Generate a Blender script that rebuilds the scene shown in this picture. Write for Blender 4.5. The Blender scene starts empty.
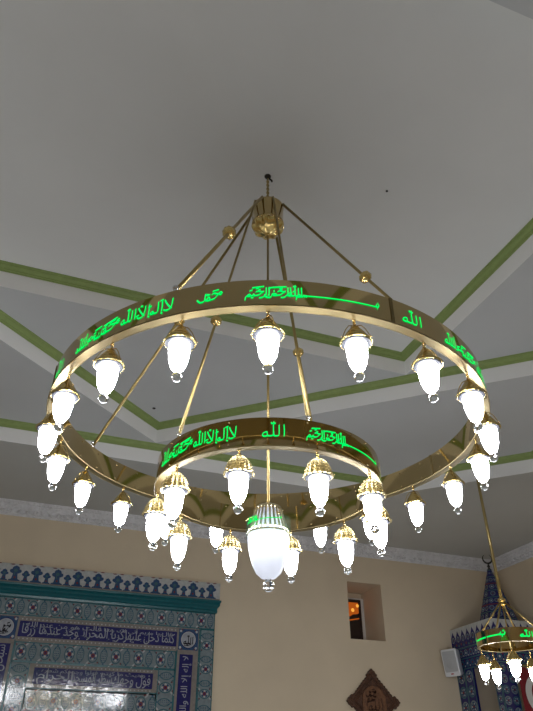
import bpy, bmesh, math, random, unicodedata
from mathutils import Vector, Matrix
from mathutils.geometry import tessellate_polygon

random.seed(4)
PI = math.pi
C = bpy.context.scene.collection
U = 1.2            # metres per plan unit (radius of the large lamp ring)
EYE = 1.6          # height of the camera above the floor


def P(e, n, z):
    return Vector((e * U, n * U, z * U + EYE))


# ------------------------------------------------------------------ materials
def new_mat(name):
    m = bpy.data.materials.new(name)
    m.use_nodes = True
    nt = m.node_tree
    return m, nt, nt.nodes['Principled BSDF']


def bump_noise(nt, b, scale, strength, dist=0.01, kind='ShaderNodeTexNoise'):
    tc = nt.nodes.new('ShaderNodeTexCoord')
    n = nt.nodes.new(kind)
    n.inputs['Scale'].default_value = scale
    bp = nt.nodes.new('ShaderNodeBump')
    bp.inputs['Strength'].default_value = strength
    bp.inputs['Distance'].default_value = dist
    nt.links.new(tc.outputs['Object'], n.inputs['Vector'])
    nt.links.new(n.outputs[0], bp.inputs['Height'])
    nt.links.new(bp.outputs[0], b.inputs['Normal'])
    return tc, n


def simple(name, col, rough=0.5, metal=0.0, var=0.0, vscale=3.0, bump=None, coat=0.0, spec=0.5):
    m, nt, b = new_mat(name)
    b.inputs['Base Color'].default_value = (*col, 1)
    b.inputs['Roughness'].default_value = rough
    b.inputs['Metallic'].default_value = metal
    b.inputs['Specular IOR Level'].default_value = spec
    if coat:
        b.inputs['Coat Weight'].default_value = coat
        b.inputs['Coat Roughness'].default_value = 0.06
    if var:
        tc = nt.nodes.new('ShaderNodeTexCoord')
        n = nt.nodes.new('ShaderNodeTexNoise')
        n.inputs['Scale'].default_value = vscale
        n.inputs['Detail'].default_value = 5
        r = nt.nodes.new('ShaderNodeValToRGB')
        r.color_ramp.elements[0].position = 0.3
        r.color_ramp.elements[1].position = 0.7
        r.color_ramp.elements[0].color = (*[c * (1 - var) for c in col], 1)
        r.color_ramp.elements[1].color = (*[min(1, c * (1 + var)) for c in col], 1)
        nt.links.new(tc.outputs['Object'], n.inputs['Vector'])
        nt.links.new(n.outputs[0], r.inputs[0])
        nt.links.new(r.outputs[0], b.inputs['Base Color'])
    if bump:
        bump_noise(nt, b, *bump)
    return m


def emitter(name, col, strength):
    m = bpy.data.materials.new(name)
    m.use_nodes = True
    nt = m.node_tree
    nt.nodes.remove(nt.nodes['Principled BSDF'])
    e = nt.nodes.new('ShaderNodeEmission')
    e.inputs[0].default_value = (*col, 1)
    e.inputs[1].default_value = strength
    nt.links.new(e.outputs[0], nt.nodes['Material Output'].inputs[0])
    return m


LAMP = 52.0
M = {}
M['ceiling'] = simple('ceiling_paint', (0.83, 0.825, 0.81), 0.7, var=0.02, vscale=1.5, spec=0.2)
M['ceiling_mid_dim'] = simple('dimmed_mid_ceiling_paint', (0.61, 0.617, 0.622), 0.7, var=0.02, vscale=1.5, spec=0.2)  # weaker light on the two middle levels, put into the paint colour
M['ceiling_outer_dim'] = simple('dimmed_outer_ceiling_paint', (0.56, 0.555, 0.53), 0.7, var=0.02, vscale=1.5, spec=0.2)  # outermost level coloured darker still to stand in for its dimmer light
M['fascia'] = simple('fascia_white_paint', (0.86, 0.85, 0.84), 0.6, spec=0.2)
M['green_trim'] = simple('olive_green_paint', (0.265, 0.345, 0.11), 0.55, var=0.06, vscale=20)
M['cornice'] = simple('cornice_plaster', (0.74, 0.73, 0.75), 0.6, var=0.1, vscale=9,
                      bump=(26.0, 0.8, 0.02, 'ShaderNodeTexVoronoi'))
M['wall'] = simple('beige_wall_paint', (0.68, 0.57, 0.42), 0.75, var=0.03, vscale=2, spec=0.2)
M['carpet'] = simple('carpet', (0.52, 0.55, 0.56), 0.95, var=0.06, vscale=40)
M['gold'] = simple('polished_brass', (0.80, 0.60, 0.24), 0.14, 1.0, var=0.05, vscale=12)
M['gold_band'] = simple('mirror_brass_sheet', (0.56, 0.43, 0.21), 0.045, 1.0, var=0.03, vscale=4)
M['gold_rod'] = simple('brass_tube', (0.46, 0.36, 0.16), 0.36, 1.0, var=0.05, vscale=12)
M['gold_edge'] = simple('satin_brass_edge', (0.25, 0.195, 0.095), 0.4, 1.0)
M['gold_hammer'] = simple('hammered_brass', (0.62, 0.47, 0.19), 0.22, 1.0, bump=(60.0, 0.5, 0.006, 'ShaderNodeTexVoronoi'))
M['gold_basket'] = simple('pierced_pale_brass', (0.60, 0.49, 0.25), 0.33, 1.0, var=0.08, vscale=40)
M['gold_cup'] = simple('fluted_pale_brass', (0.90, 0.78, 0.52), 0.2, 1.0)
M['steel_dark'] = simple('dark_iron', (0.05, 0.045, 0.04), 0.45, 0.8, var=0.2, vscale=60)
M['bright_metal'] = simple('bright_steel', (0.8, 0.8, 0.82), 0.2, 1.0)
M['lamp'] = emitter('lit_frosted_glass', (0.94, 0.955, 1.0), LAMP)
M['bulb'] = emitter('lit_bulb', (0.92, 0.96, 1.0), 7.5)
M['green_glow'] = emitter('green_lit_lettering', (0.0, 0.85, 0.12), 0.95)
M['orange_glow'] = emitter('orange_lit_room', (1.0, 0.32, 0.03), 1.0)
M['white_lip'] = simple('frosted_lip_glass', (0.026, 0.027, 0.033), 0.5)


def glass(name, col, rough, ior=1.45):
    m, nt, b = new_mat(name)
    b.inputs['Base Color'].default_value = (*col, 1)
    b.inputs['Roughness'].default_value = rough
    b.inputs['Transmission Weight'].default_value = 1.0
    b.inputs['IOR'].default_value = ior
    return m


M['crystal'] = glass('clear_crystal', (0.93, 0.96, 1.0), 0.02)


def clear_sheet(name, col):
    m = bpy.data.materials.new(name)
    m.use_nodes = True
    nt = m.node_tree
    b = nt.nodes['Principled BSDF']
    b.inputs['Base Color'].default_value = (*col, 1)
    b.inputs['Roughness'].default_value = 0.05
    t = nt.nodes.new('ShaderNodeBsdfTransparent')
    t.inputs[0].default_value = (0.95, 1.0, 0.99, 1)
    mx = nt.nodes.new('ShaderNodeMixShader')
    mx.inputs[0].default_value = 0.985
    nt.links.new(b.outputs[0], mx.inputs[1])
    nt.links.new(t.outputs[0], mx.inputs[2])
    nt.links.new(mx.outputs[0], nt.nodes['Material Output'].inputs[0])
    return m


M['acrylic'] = clear_sheet('clear_acrylic', (0.25, 0.6, 0.55))


def translucent(name, col):
    m = bpy.data.materials.new(name)
    m.use_nodes = True
    nt = m.node_tree
    b = nt.nodes['Principled BSDF']
    b.inputs['Base Color'].default_value = (*[c * .05 for c in col], 1)
    b.inputs['Roughness'].default_value = 0.3
    t = nt.nodes.new('ShaderNodeBsdfTranslucent')
    t.inputs[0].default_value = (*col, 1)
    mx = nt.nodes.new('ShaderNodeMixShader')
    mx.inputs[0].default_value = 0.62
    nt.links.new(b.outputs[0], mx.inputs[1])
    nt.links.new(t.outputs[0], mx.inputs[2])
    nt.links.new(mx.outputs[0], nt.nodes['Material Output'].inputs[0])
    return m


M['opal'] = translucent('opal_glass', (0.86, 0.87, 0.93))


def tile(name, col, var=0.12, rough=0.09):
    m = simple(name, col, rough, 0.0, var=var, vscale=25, bump=(22.0, 0.06, 0.012), spec=0.5)
    return m


M['t_white'] = tile('tile_white_glaze', (0.45, 0.46, 0.46))
M['t_pale'] = tile('tile_pale_blue_glaze', (0.185, 0.225, 0.245))
M['t_turq'] = tile('tile_turquoise_glaze', (0.045, 0.118, 0.148))
M['t_teal'] = tile('tile_teal_glaze', (0.0, 0.095, 0.115), rough=0.3)
M['t_cobalt'] = tile('tile_cobalt_glaze', (0.016, 0.016, 0.115))
M['t_blue'] = tile('tile_mid_blue_glaze', (0.025, 0.065, 0.155))
M['t_red'] = tile('tile_iznik_red_glaze', (0.15, 0.032, 0.038))
M['t_beige'] = tile('tile_grey_beige_glaze', (0.23, 0.205, 0.19))
M['t_text'] = tile('tile_lettering_glaze', (0.34, 0.355, 0.40))
M['t_black'] = tile('tile_black_glaze', (0.02, 0.02, 0.03))
TILE = ['t_white', 't_pale', 't_turq', 't_teal', 't_cobalt', 't_blue', 't_red', 't_beige', 't_text', 't_black']
TI = {k: i for i, k in enumerate(TILE)}

M['wood_dark'] = simple('carved_dark_wood', (0.085, 0.034, 0.016), 0.5, var=0.35, vscale=30, bump=(70.0, 0.7, 0.01, 'ShaderNodeTexVoronoi'))
M['wood_mid'] = simple('carved_brown_wood', (0.15, 0.062, 0.026), 0.5, var=0.25, vscale=18, bump=(45.0, 0.4, 0.01))
M['plastic_white'] = simple('grey_white_plastic', (0.74, 0.75, 0.78), 0.45, var=0.03)
M['grille'] = simple('speaker_mesh_grey', (0.5, 0.51, 0.53), 0.6, bump=(300.0, 0.8, 0.004, 'ShaderNodeTexVoronoi'))
M['badge_red'] = simple('badge_red', (0.4, 0.03, 0.03), 0.4)
M['flag_red'] = simple('flag_red_cloth', (0.20, 0.010, 0.018), 0.85, var=0.1, vscale=30)
M['flag_white'] = simple('flag_white_cloth', (0.72, 0.72, 0.72), 0.85)
M['frame_dark'] = simple('dark_window_frame', (0.035, 0.022, 0.018), 0.35, var=0.2, vscale=20)
M['frame_white'] = simple('white_window_reveal', (0.62, 0.60, 0.56), 0.55)


# ------------------------------------------------------------------ mesh builder
class MB:
    def __init__(self):
        self.v, self.f, self.mi, self.sm = [], [], [], []

    def add(self, vs, fs, mi=0, smooth=False):
        o = len(self.v)
        self.v += [Vector(q) for q in vs]
        for f in fs:
            self.f.append([i + o for i in f])
            self.mi.append(mi)
            self.sm.append(smooth)

    def box(self, a, b, mi=0):
        x0, y0, z0 = a
        x1, y1, z1 = b
        vs = [(x, y, z) for z in (z0, z1) for y in (y0, y1) for x in (x0, x1)]
        self.add(vs, [(0, 2, 3, 1), (4, 5, 7, 6), (0, 1, 5, 4), (2, 6, 7, 3), (0, 4, 6, 2), (1, 3, 7, 5)], mi)

    def ubox(self, e0, e1, n0, n1, z0, z1, mi=0):
        self.box(P(e0, n0, z0), P(e1, n1, z1), mi)

    def lathe(self, prof, segs=32, c=(0, 0, 0), mi=0, smooth=True, lobes=0, amp=0.0, k=1.0, flat=False):
        """profile of (r, z); revolved about the z axis through c, scaled by k"""
        c = Vector(c)
        vs, rings = [], []
        for r, z in prof:
            ring = []
            if r < 1e-6:
                ring = [len(vs)] * segs
                vs.append(c + Vector((0, 0, z * k)))
            else:
                for i in range(segs):
                    a = 2 * PI * i / segs
                    rr = r * (1 + amp * math.cos(lobes * a)) if lobes else r
                    ring.append(len(vs))
                    vs.append(c + Vector((rr * k * math.cos(a), rr * k * math.sin(a), z * k)))
            rings.append(ring)
        fs = []
        for A, B in zip(rings, rings[1:]):
            for i in range(segs):
                j = (i + 1) % segs
                q = []
                for t in (A[i], A[j], B[j], B[i]):
                    if t not in q:
                        q.append(t)
                if len(q) > 2:
                    fs.append(q)
        self.add(vs, fs, mi, smooth)

    def tube(self, pts, r, segs=8, mi=0, closed=False, caps=True):
        pts = [Vector(p) for p in pts]
        n = len(pts)
        vs = []
        prev = None
        for i, p in enumerate(pts):
            if closed:
                t = pts[(i + 1) % n] - pts[i - 1]
            else:
                t = pts[min(i + 1, n - 1)] - pts[max(i - 1, 0)]
            t.normalize()
            if prev is None:
                a = Vector((0, 0, 1)) if abs(t.z) < 0.9 else Vector((1, 0, 0))
                u = t.cross(a).normalized()
            else:
                u = (prev - t * prev.dot(t)).normalized()
            prev = u
            w = t.cross(u)
            rr = r[i] if isinstance(r, (list, tuple)) else r
            for s in range(segs):
                an = 2 * PI * s / segs
                vs.append(p + (u * math.cos(an) + w * math.sin(an)) * rr)
        fs = []
        for i in range(n if closed else n - 1):
            a, b = i * segs, ((i + 1) % n) * segs
            for s in range(segs):
                t = (s + 1) % segs
                fs.append((a + s, a + t, b + t, b + s))
        if caps and not closed:
            fs.append(tuple(range(segs))[::-1])
            fs.append(tuple(range((n - 1) * segs, n * segs)))
        self.add(vs, fs, mi, True)

    def sphere(self, c, r, segs=16, rings=10, mi=0, sz=1.0):
        prof = [(r * math.sin(PI * i / rings), -r * sz * math.cos(PI * i / rings)) for i in range(rings + 1)]
        prof[0] = (0, prof[0][1])
        prof[-1] = (0, prof[-1][1])
        self.lathe(prof, segs, c, mi)

    def poly(self, pts, mi=0):
        self.add(pts, [tuple(range(len(pts)))], mi)

    def build(self, name, mats, parent=None, origin=(0, 0, 0), bevel=0.0):
        me = bpy.data.meshes.new(name)
        o = Vector(origin)
        me.from_pydata([tuple(q - o) for q in self.v], [], self.f)
        if not isinstance(mats, (list, tuple)):
            mats = [mats]
        for m in mats:
            me.materials.append(m)
        me.polygons.foreach_set('material_index', self.mi)
        me.polygons.foreach_set('use_smooth', self.sm)
        me.validate()
        me.update()
        ob = bpy.data.objects.new(name, me)
        C.objects.link(ob)
        if parent is not None:
            ob.parent = parent
        else:
            ob.location = o
        if bevel:
            b = ob.modifiers.new('bevel', 'BEVEL')
            b.width = bevel
            b.segments = 2
            b.limit_method = 'ANGLE'
        return ob


def tag(o, label=None, cat=None, group=None, kind=None):
    if label:
        o['label'] = label
    if cat:
        o['category'] = cat
    if group:
        o['group'] = group
    if kind:
        o['kind'] = kind
    return o


def empty(name, loc, label, cat, group=None):
    o = bpy.data.objects.new(name, None)
    C.objects.link(o)
    o.location = loc
    o.empty_display_size = 0.1
    return tag(o, label, cat, group)


def structure(o):
    o['kind'] = 'structure'
    return o


# ------------------------------------------------------------------ the room
HE, HN = 5.36, 4.95                  # half sizes of the room
H0, H1, H2, H3 = 3.30, 3.10, 2.90, 2.70
TW = 0.057                           # moulding width
ZF = -EYE / U                        # floor level in plan units


def offset_loop(poly, d):
    out = []
    n = len(poly)
    for i in range(n):
        a, b, c = Vector(poly[i - 1]), Vector(poly[i]), Vector(poly[(i + 1) % n])
        t1, t2 = (b - a).normalized(), (c - b).normalized()
        n1, n2 = Vector((t1.y, -t1.x)), Vector((t2.y, -t2.x))   # outward for counter-clockwise loops
        m = (n1 + n2)
        m = m / m.dot(n1)
        q = b + m * d
        out.append((q.x, q.y))
    return out


rect = [(-1.84, -1.46), (1.865, -1.46), (1.865, 1.46), (-1.84, 1.46)]
rhomb = [(0.03, -3.2), (3.64, 0.0), (0.03, 3.2), (-3.62, 0.0)]
A3, E3, K3 = 3.285, 3.735, 5.83
octo = [(-(K3 - A3), -A3), (K3 - A3, -A3), (E3, -(K3 - E3)), (E3, K3 - E3),
        (K3 - A3, A3), (-(K3 - A3), A3), (-E3, K3 - E3), (-E3, -(K3 - E3))]
room = [(-HE, -HN), (HE, -HN), (HE, HN), (-HE, HN)]

mb = MB()
loops = [(rect, H0), (rhomb, H1), (octo, H2)]


def flat(outer, hole, z, mi=0):
    o3 = [P(x, y, z) for x, y in outer]
    ls = [o3]
    if hole:
        ls.append([P(x, y, z) for x, y in hole])
    tris = tessellate_polygon(ls)
    vs = [q for l in ls for q in l]
    mb.add(vs, [tuple(t) for t in tris], mi)


outs = [offset_loop(l, TW) for l, _ in loops]
mb.add([P(x, y, H0) for x, y in outs[0]], [(0, 1, 2, 3)], 0)
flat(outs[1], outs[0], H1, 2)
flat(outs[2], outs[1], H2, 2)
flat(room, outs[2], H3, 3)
for (l, h), o in zip(loops, outs):
    n = len(o)
    for i in range(n):
        a, b = o[i], o[(i + 1) % n]
        mb.add([P(*a, h), P(*b, h), P(*b, h - 0.2), P(*a, h - 0.2)], [(0, 1, 2, 3)], 1)
ceiling = structure(mb.build('ceiling', [M['ceiling'], M['fascia'], M['ceiling_mid_dim'], M['ceiling_outer_dim']]))

# olive mouldings round each ceiling step: stepped profile (offset, drop)
PROF = [(0.0, 0.0), (0.002, 0.008), (0.013, 0.010), (0.016, 0.018), (0.023, 0.027), (0.033, 0.034), (0.040, 0.037),
        (0.042, 0.045), (0.050, 0.047), (0.052, 0.057), (TW - 0.0005, 0.058)]
for k, (l, h) in enumerate(loops):
    mb = MB()
    rings = [[P(x, y, h - dz) for x, y in offset_loop(l, d)] for d, dz in PROF]
    n = len(l)
    for A, B in zip(rings, rings[1:]):
        for i in range(n):
            j = (i + 1) % n
            mb.add([A[i], A[j], B[j], B[i]], [(0, 1, 2, 3)])
    structure(mb.build('trim_%d' % (k + 1), M['green_trim']))

# white plaster cornice where the walls meet the ceiling
CP = [(0.0, 0.155), (0.010, 0.150), (0.012, 0.135), (0.028, 0.128), (0.030, 0.098), (0.042, 0.090), (0.055, 0.060),
      (0.060, 0.034), (0.078, 0.030), (0.082, 0.018), (0.086, 0.016), (0.088, 0.0)]
mb = MB()
rings = [[P(x, y, H3 - dz) for x, y in offset_loop(room, -d)] for d, dz in CP]
for A, B in zip(rings, rings[1:]):
    for i in range(4):
        j = (i + 1) % 4
        mb.add([A[i], A[j], B[j], B[i]], [(0, 1, 2, 3)])
# carved leaves along the cornice
for side in range(4):
    a, b = Vector(room[side]), Vector(room[(side + 1) % 4])
    L = (b - a).length
    t = (b - a).normalized()
    inw = Vector((-t.y, t.x))
    k = int(L / 0.085)
    for i in range(k):
        p = a + t * ((i + 0.5) * L / k) + inw * 0.034
        mb.sphere(P(p.x, p.y, H3 - 0.11), 0.020 * U, 6, 5, 0, 0.8)
structure(mb.build('trim_4', M['cornice']))

# back wall with the window recess
NE0, NE1, NZ0, NZ1, ND = 2.978, 3.472, 1.518, 2.21, 0.55
mb = MB()


def quad(a, b, c, d, mi=0):
    mb.add([P(*a), P(*b), P(*c), P(*d)], [(0, 1, 2, 3)], mi)


def rect_n(e0, e1, z0, z1, n, mi=0):
    quad((e0, n, z0), (e1, n, z0), (e1, n, z1), (e0, n, z1), mi)


rect_n(-HE, NE0, ZF, H3, HN)
rect_n(NE1, HE, ZF, H3, HN)
rect_n(NE0, NE1, ZF, NZ0, HN)
rect_n(NE0, NE1, NZ1, H3, HN)
NB = HN + ND
quad((NE0, HN, NZ0), (NE0, NB, NZ0), (NE0, NB, NZ1), (NE0, HN, NZ1))
quad((NE1, HN, NZ0), (NE1, NB, NZ0), (NE1, NB, NZ1), (NE1, HN, NZ1))
quad((NE0, HN, NZ0), (NE1, HN, NZ0), (NE1, NB, NZ0), (NE0, NB, NZ0))
quad((NE0, HN, NZ1), (NE1, HN, NZ1), (NE1, NB, NZ1), (NE0, NB, NZ1))
rect_n(NE0, NE1, NZ0, NZ1, NB)
structure(mb.build('wall_back', M['wall']))
for nm, pts in {'wall_right': ((HE, -HN), (HE, HN)), 'wall_left': ((-HE, HN), (-HE, -HN)), 'wall_front': ((HE, -HN), (-HE, -HN))}.items():
    mb = MB()
    (a, b), (c, d) = pts
    quad((a, b, ZF), (c, d, ZF), (c, d, H3), (a, b, H3))
    structure(mb.build(nm, M['wall']))
mb = MB()
quad((-HE, -HN, ZF), (HE, -HN, ZF), (HE, HN, ZF), (-HE, HN, ZF))
structure(mb.build('floor', M['carpet']))

# the small window at the back of the recess
mb = MB()
n0, n1 = NB - 0.05, NB - 0.001
we0, we1, wz0, wz1 = 3.0, 3.43, 1.60, 2.12
for (e0, e1, z0, z1) in ((we0, we1, wz0, wz0 + .02), (we0, we1, wz1 - .02, wz1), (we0, we0 + .02, wz0, wz1), (we1 - .02, we1, wz0, wz1)):
    mb.ubox(e0, e1, n0, n1, z0, z1, 0)
mb.ubox(we1, NE1 - 0.001, n0, n1, NZ0 + .002, NZ1 - .07, 1)
mb.ubox(NE0 + .001, we1, n0, n1, wz1, NZ1 - .07, 1)
win = structure(mb.build('window_1', [M['frame_dark'], M['frame_white']]))
mb = MB()
mb.ubox(we0 + .02, we1 - .02, NB - 0.03, NB - 0.02, wz0 + .02, wz1 - .02)
pane = mb.build('pane', M['frame_dark'], win)
pane['label'] = 'dark pane with a room glowing orange behind'
mb = MB()
# what glows in the room behind: lamp-lit wall above a wavy sill line, and two lamps
top = [(we0 + .03, 1.93), (3.15, 1.90), (3.22, 1.905), (3.26, 1.90), (3.31, 1.93), (3.36, 1.935), (we1 - .03, 1.95), (we1 - .03, wz1 - .035), (we0 + .03, wz1 - .035)]
mb.poly([P(e, NB - .032, z) for e, z in top], 0)
bar = [(we0 + .03, 1.84), (3.25, 1.845), (we1 - .03, 1.875), (we1 - .03, 1.89), (3.25, 1.862), (we0 + .03, 1.855)]
mb.poly([P(e, NB - .033, z) for e, z in bar], 0)
for e, z, r in ((3.31, 1.985, .025), (3.385, 2.045, .022)):
    mb.poly([P(e + r * math.cos(a * PI / 6), NB - .034, z + r * math.sin(a * PI / 6)) for a in range(12)], 1)
glow_wall = emitter('amber_lit_wall', (0.75, 0.15, 0.015), 0.38)
gl = mb.build('amber_glow', [glow_wall, emitter('amber_lamp', (1.0, 0.42, 0.06), 0.75)], win)

# ------------------------------------------------------------------ pen-stroke Arabic lettering
def catmull(pts, n=5):
    if len(pts) < 3:
        (x0, y0), (x1, y1) = pts[0], pts[-1]
        return [(x0 + (x1 - x0) * i / n, y0 + (y1 - y0) * i / n) for i in range(n + 1)]
    out = []
    q = [pts[0]] + list(pts) + [pts[-1]]
    for i in range(1, len(q) - 2):
        p0, p1, p2, p3 = q[i - 1], q[i], q[i + 1], q[i + 2]
        for s in range(n):
            t = s / n
            out.append(tuple(0.5 * ((2 * p1[k]) + (-p0[k] + p2[k]) * t + (2 * p0[k] - 5 * p1[k] + 4 * p2[k] - p3[k]) * t * t
                                    + (-p0[k] + 3 * p1[k] - 3 * p2[k] + p3[k]) * t ** 3) for k in (0, 1)))
    out.append(tuple(pts[-1]))
    return out


def sh(strokes, dx=0.0, dy=0.0, k=1.0):
    return [[(x * k + dx, y * k + dy) for x, y in s] for s in strokes]


ALIF = [(0.0, 1.0), (0.012, 0.5), (0.0, 0.0)]
LA = [[(-.03, 1.0), (-.05, .55), (-.09, .2), (-.2, .02), (-.36, .0), (-.44, .1)], [(-.42, .98), (-.34, .7), (-.2, .35), (-.07, .1)]]
HA = [(-.42, .03), (-.45, .22), (-.56, .15), (-.54, .0), (-.42, .0)]
ILAH = [ALIF, [(-.03, -.12), (.05, -.17)], [(-.2, 1.0), (-.19, .4), (-.21, .08), (-.32, 0), (-.42, .03)], HA]
ILLA = [ALIF, [(-.03, -.12), (.05, -.17)]] + sh(LA, -.17) + [[(-.36, 1.1), (-.4, 1.03), (-.44, 1.1), (-.49, 1.03)]]
ALLAH = [ALIF, [(-.18, .95), (-.18, .3), (-.2, .06), (-.3, .0), (-.37, .05), (-.38, .35)],
         [(-.39, .98), (-.39, .3), (-.41, .06), (-.52, 0), (-.62, .04)],
         [(-.62, .04), (-.63, .34), (-.78, .2), (-.75, -.02), (-.6, .0)],
         [(-.3, 1.14), (-.34, 1.06), (-.38, 1.14), (-.43, 1.06), (-.47, 1.16)], [(-.36, 1.24), (-.39, 1.18)]]
MUH = [[(-.16, .5), (-.06, .4), (.03, .5), (-.04, .62), (-.13, .58), (-.16, .5)], [(-.66, .46), (-.52, .56), (-.34, .5), (-.14, .5)],
       [(-.14, .5), (-.3, .34), (-.48, .12), (-.8, .04)],
       [(-.78, .04), (-.82, .24), (-.96, .2), (-.94, .02), (-.8, .02)],
       [(-.9, .02), (-1.06, .06), (-1.12, .22), (-1.08, .6)], [(-1.1, .14), (-1.24, -.04), (-1.48, -.04), (-1.66, .16)],
       [(-.8, .52), (-.84, .42), (-.9, .52), (-.95, .42), (-1.0, .54)], [(-.2, .82), (-.6, .74)]]
RASUL = [[(.0, .3), (-.03, .06), (-.16, -.14), (-.34, -.2)],
         [(-.24, .26), (-.28, .06), (-.37, .24), (-.42, .05), (-.5, .24), (-.55, .04), (-.72, .02)],
         [(-.72, .02), (-.74, .26), (-.87, .2), (-.83, .06), (-.72, .06)], [(-.74, .06), (-.8, -.12), (-1.0, -.2)],
         [(-1.02, 1.0), (-1.02, .3), (-1.04, .0), (-1.16, -.18), (-1.34, -.1), (-1.37, .08)]]
SM = [[(.0, .18), (-.03, .04), (-.1, .2), (-.14, .04), (-.22, .22), (-.26, .04), (-.42, .02)],
      [(-.42, .02), (-.46, .2), (-.58, .14), (-.56, -.02), (-.44, .0)], [(-.54, -.02), (-.64, -.06), (-.66, -.36)]]
ALR = [ALIF, [(-.16, .97), (-.16, .3), (-.18, .06), (-.28, .05)], [(-.28, .05), (-.3, -.06), (-.42, -.18), (-.58, -.22)],
       [(-.78, .46), (-.64, .55), (-.46, .48), (-.3, .5)], [(-.3, .5), (-.44, .34), (-.6, .12), (-.86, .03)]]
RAHMAN = ALR + [[(-.86, .03), (-.9, .2), (-1.02, .15), (-1.0, .02), (-.88, .02)],
                [(-1.0, .03), (-1.1, .22), (-1.13, -.06), (-1.3, -.22), (-1.52, -.1), (-1.55, .16)], [(-1.3, .08), (-1.36, .03)],
                [(-1.0, .62), (-.98, .4)], [(-.5, .72), (-.62, .66)]]
RAHIM = ALR + [[(-.86, .03), (-.93, .22), (-.97, .04), (-1.1, .05)],
               [(-1.1, .05), (-1.16, .2), (-1.28, .1), (-1.22, -.02), (-1.1, .02)], [(-1.24, .0), (-1.38, -.04), (-1.42, -.42)],
               [(-.93, -.16), (-.98, -.2)], [(-1.02, -.16), (-1.07, -.2)], [(-.5, .72), (-.62, .66)]]
TICKS = [[(0, 0), (-.16, -.06)]]

SHAHADA = (sh(LA, 0) + sh(ILAH, -.55) + sh(ILLA, -1.22) + sh(ALLAH, -1.98, .06) + sh(MUH, -2.95, 0, 1.0)
           + sh(RASUL, -4.25, .12) + sh(ALLAH, -5.42, -.05, .92)
           + sh(TICKS, -.5, 1.08) + sh(TICKS, -1.1, .78) + sh(TICKS, -3.3, .86) + sh(TICKS, -3.7, .72) + sh(TICKS, -4.5, .62)
           + sh(TICKS, -4.8, .5) + sh(TICKS, -2.9, .75) + sh(TICKS, -1.75, .3) + [[(-3.05, .98), (-3.95, .78)], [(-4.1, .9), (-4.6, .82)]])
BISM_DENSE = (sh(SM, 0, .02) + sh(ALLAH, -.34, .08) + sh(RAHMAN, -1.0, .05) + sh(RAHIM, -2.3, .02)
              + sh(TICKS, -.7, .62) + sh(TICKS, -1.5, .9) + sh(TICKS, -2.1, .98) + sh(TICKS, -2.9, .92) + sh(TICKS, -3.3, .7)
              + [[(-1.25, 1.1), (-2.1, 1.0)], [(-2.6, 1.12), (-3.3, .98)]])
BA_END = [[(0, .38), (.02, .12), (-.06, .0), (-.3, .02)], [(-.14, -.2), (-.2, -.27)], [(-.02, .55), (-.1, .5)],
          [(-.2, .4), (-.28, .2), (-.3, .02)]]


def stroke_quads(strokes, nib, ang=62.0, thin=0.42, n=5):
    """broad-pen sweep: quads in the plane for every stroke"""
    nx, ny = math.cos(math.radians(ang)) * nib / 2, math.sin(math.radians(ang)) * nib / 2
    out = []
    for s in strokes:
        q = catmull(s, n)
        for a, b in zip(q, q[1:]):
            dx, dy = b[0] - a[0], b[1] - a[1]
            L = math.hypot(dx, dy)
            if L < 1e-6:
                continue
            tx, ty = dx / L * nib * .12, dy / L * nib * .12
            wx, wy = -dy / L * nib * thin / 2, dx / L * nib * thin / 2
            if wx * nx + wy * ny < 0:
                wx, wy = -wx, -wy
            hx, hy = nx * .75 + wx, ny * .75 + wy
            out.append([(a[0] - hx - tx, a[1] - hy - ty), (b[0] - hx + tx, b[1] - hy + ty), (b[0] + hx + tx, b[1] + hy + ty), (a[0] + hx - tx, a[1] + hy - ty)])
    return out


def fit(strokes, x0, x1, y0, y1):
    """scale strokes into a box"""
    xs = [p[0] for s in strokes for p in s]
    ys = [p[1] for s in strokes for p in s]
    ax, bx, ay, by = min(xs), max(xs), min(ys), max(ys)
    return [[(x0 + (x - ax) / (bx - ax) * (x1 - x0), y0 + (y - ay) / (by - ay) * (y1 - y0)) for x, y in s] for s in strokes]


A0 = math.atan2(-2.60127, -0.99399)     # direction from the ring centre to the viewer


def ring_text(mb, R, items, nib, n=5):
    """items: strokes already in (azimuth degrees * rad * R, z) plan units; wrapped round a cylinder of radius R"""
    for q in stroke_quads(items, nib, n=n):
        vs = []
        for x, z in q:
            a = A0 + x / R
            vs.append(P(R * math.cos(a), R * math.sin(a), z))
        mb.add(vs, [(0, 1, 2, 3)])


def az(R, d):
    return math.radians(d) * R


# ------------------------------------------------------------------ lamps
def bead_chain(mb, z0, z1, r, wire, c=(0, 0)):
    n = max(1, round((z0 - z1) / (r * 1.5)))
    st = (z0 - z1) / n
    for i in range(n):
        zc = z0 - st * (i + .5)
        pts = []
        for k in range(12):
            a = 2 * PI * k / 12
            u, w = math.cos(a) * r * .62, math.sin(a) * max(r, st * .62)
            pts.append((c[0] + (u if i % 2 else 0), c[1] + (0 if i % 2 else u), zc + w))
        mb.tube(pts, wire, 6, 0, closed=True)


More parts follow.
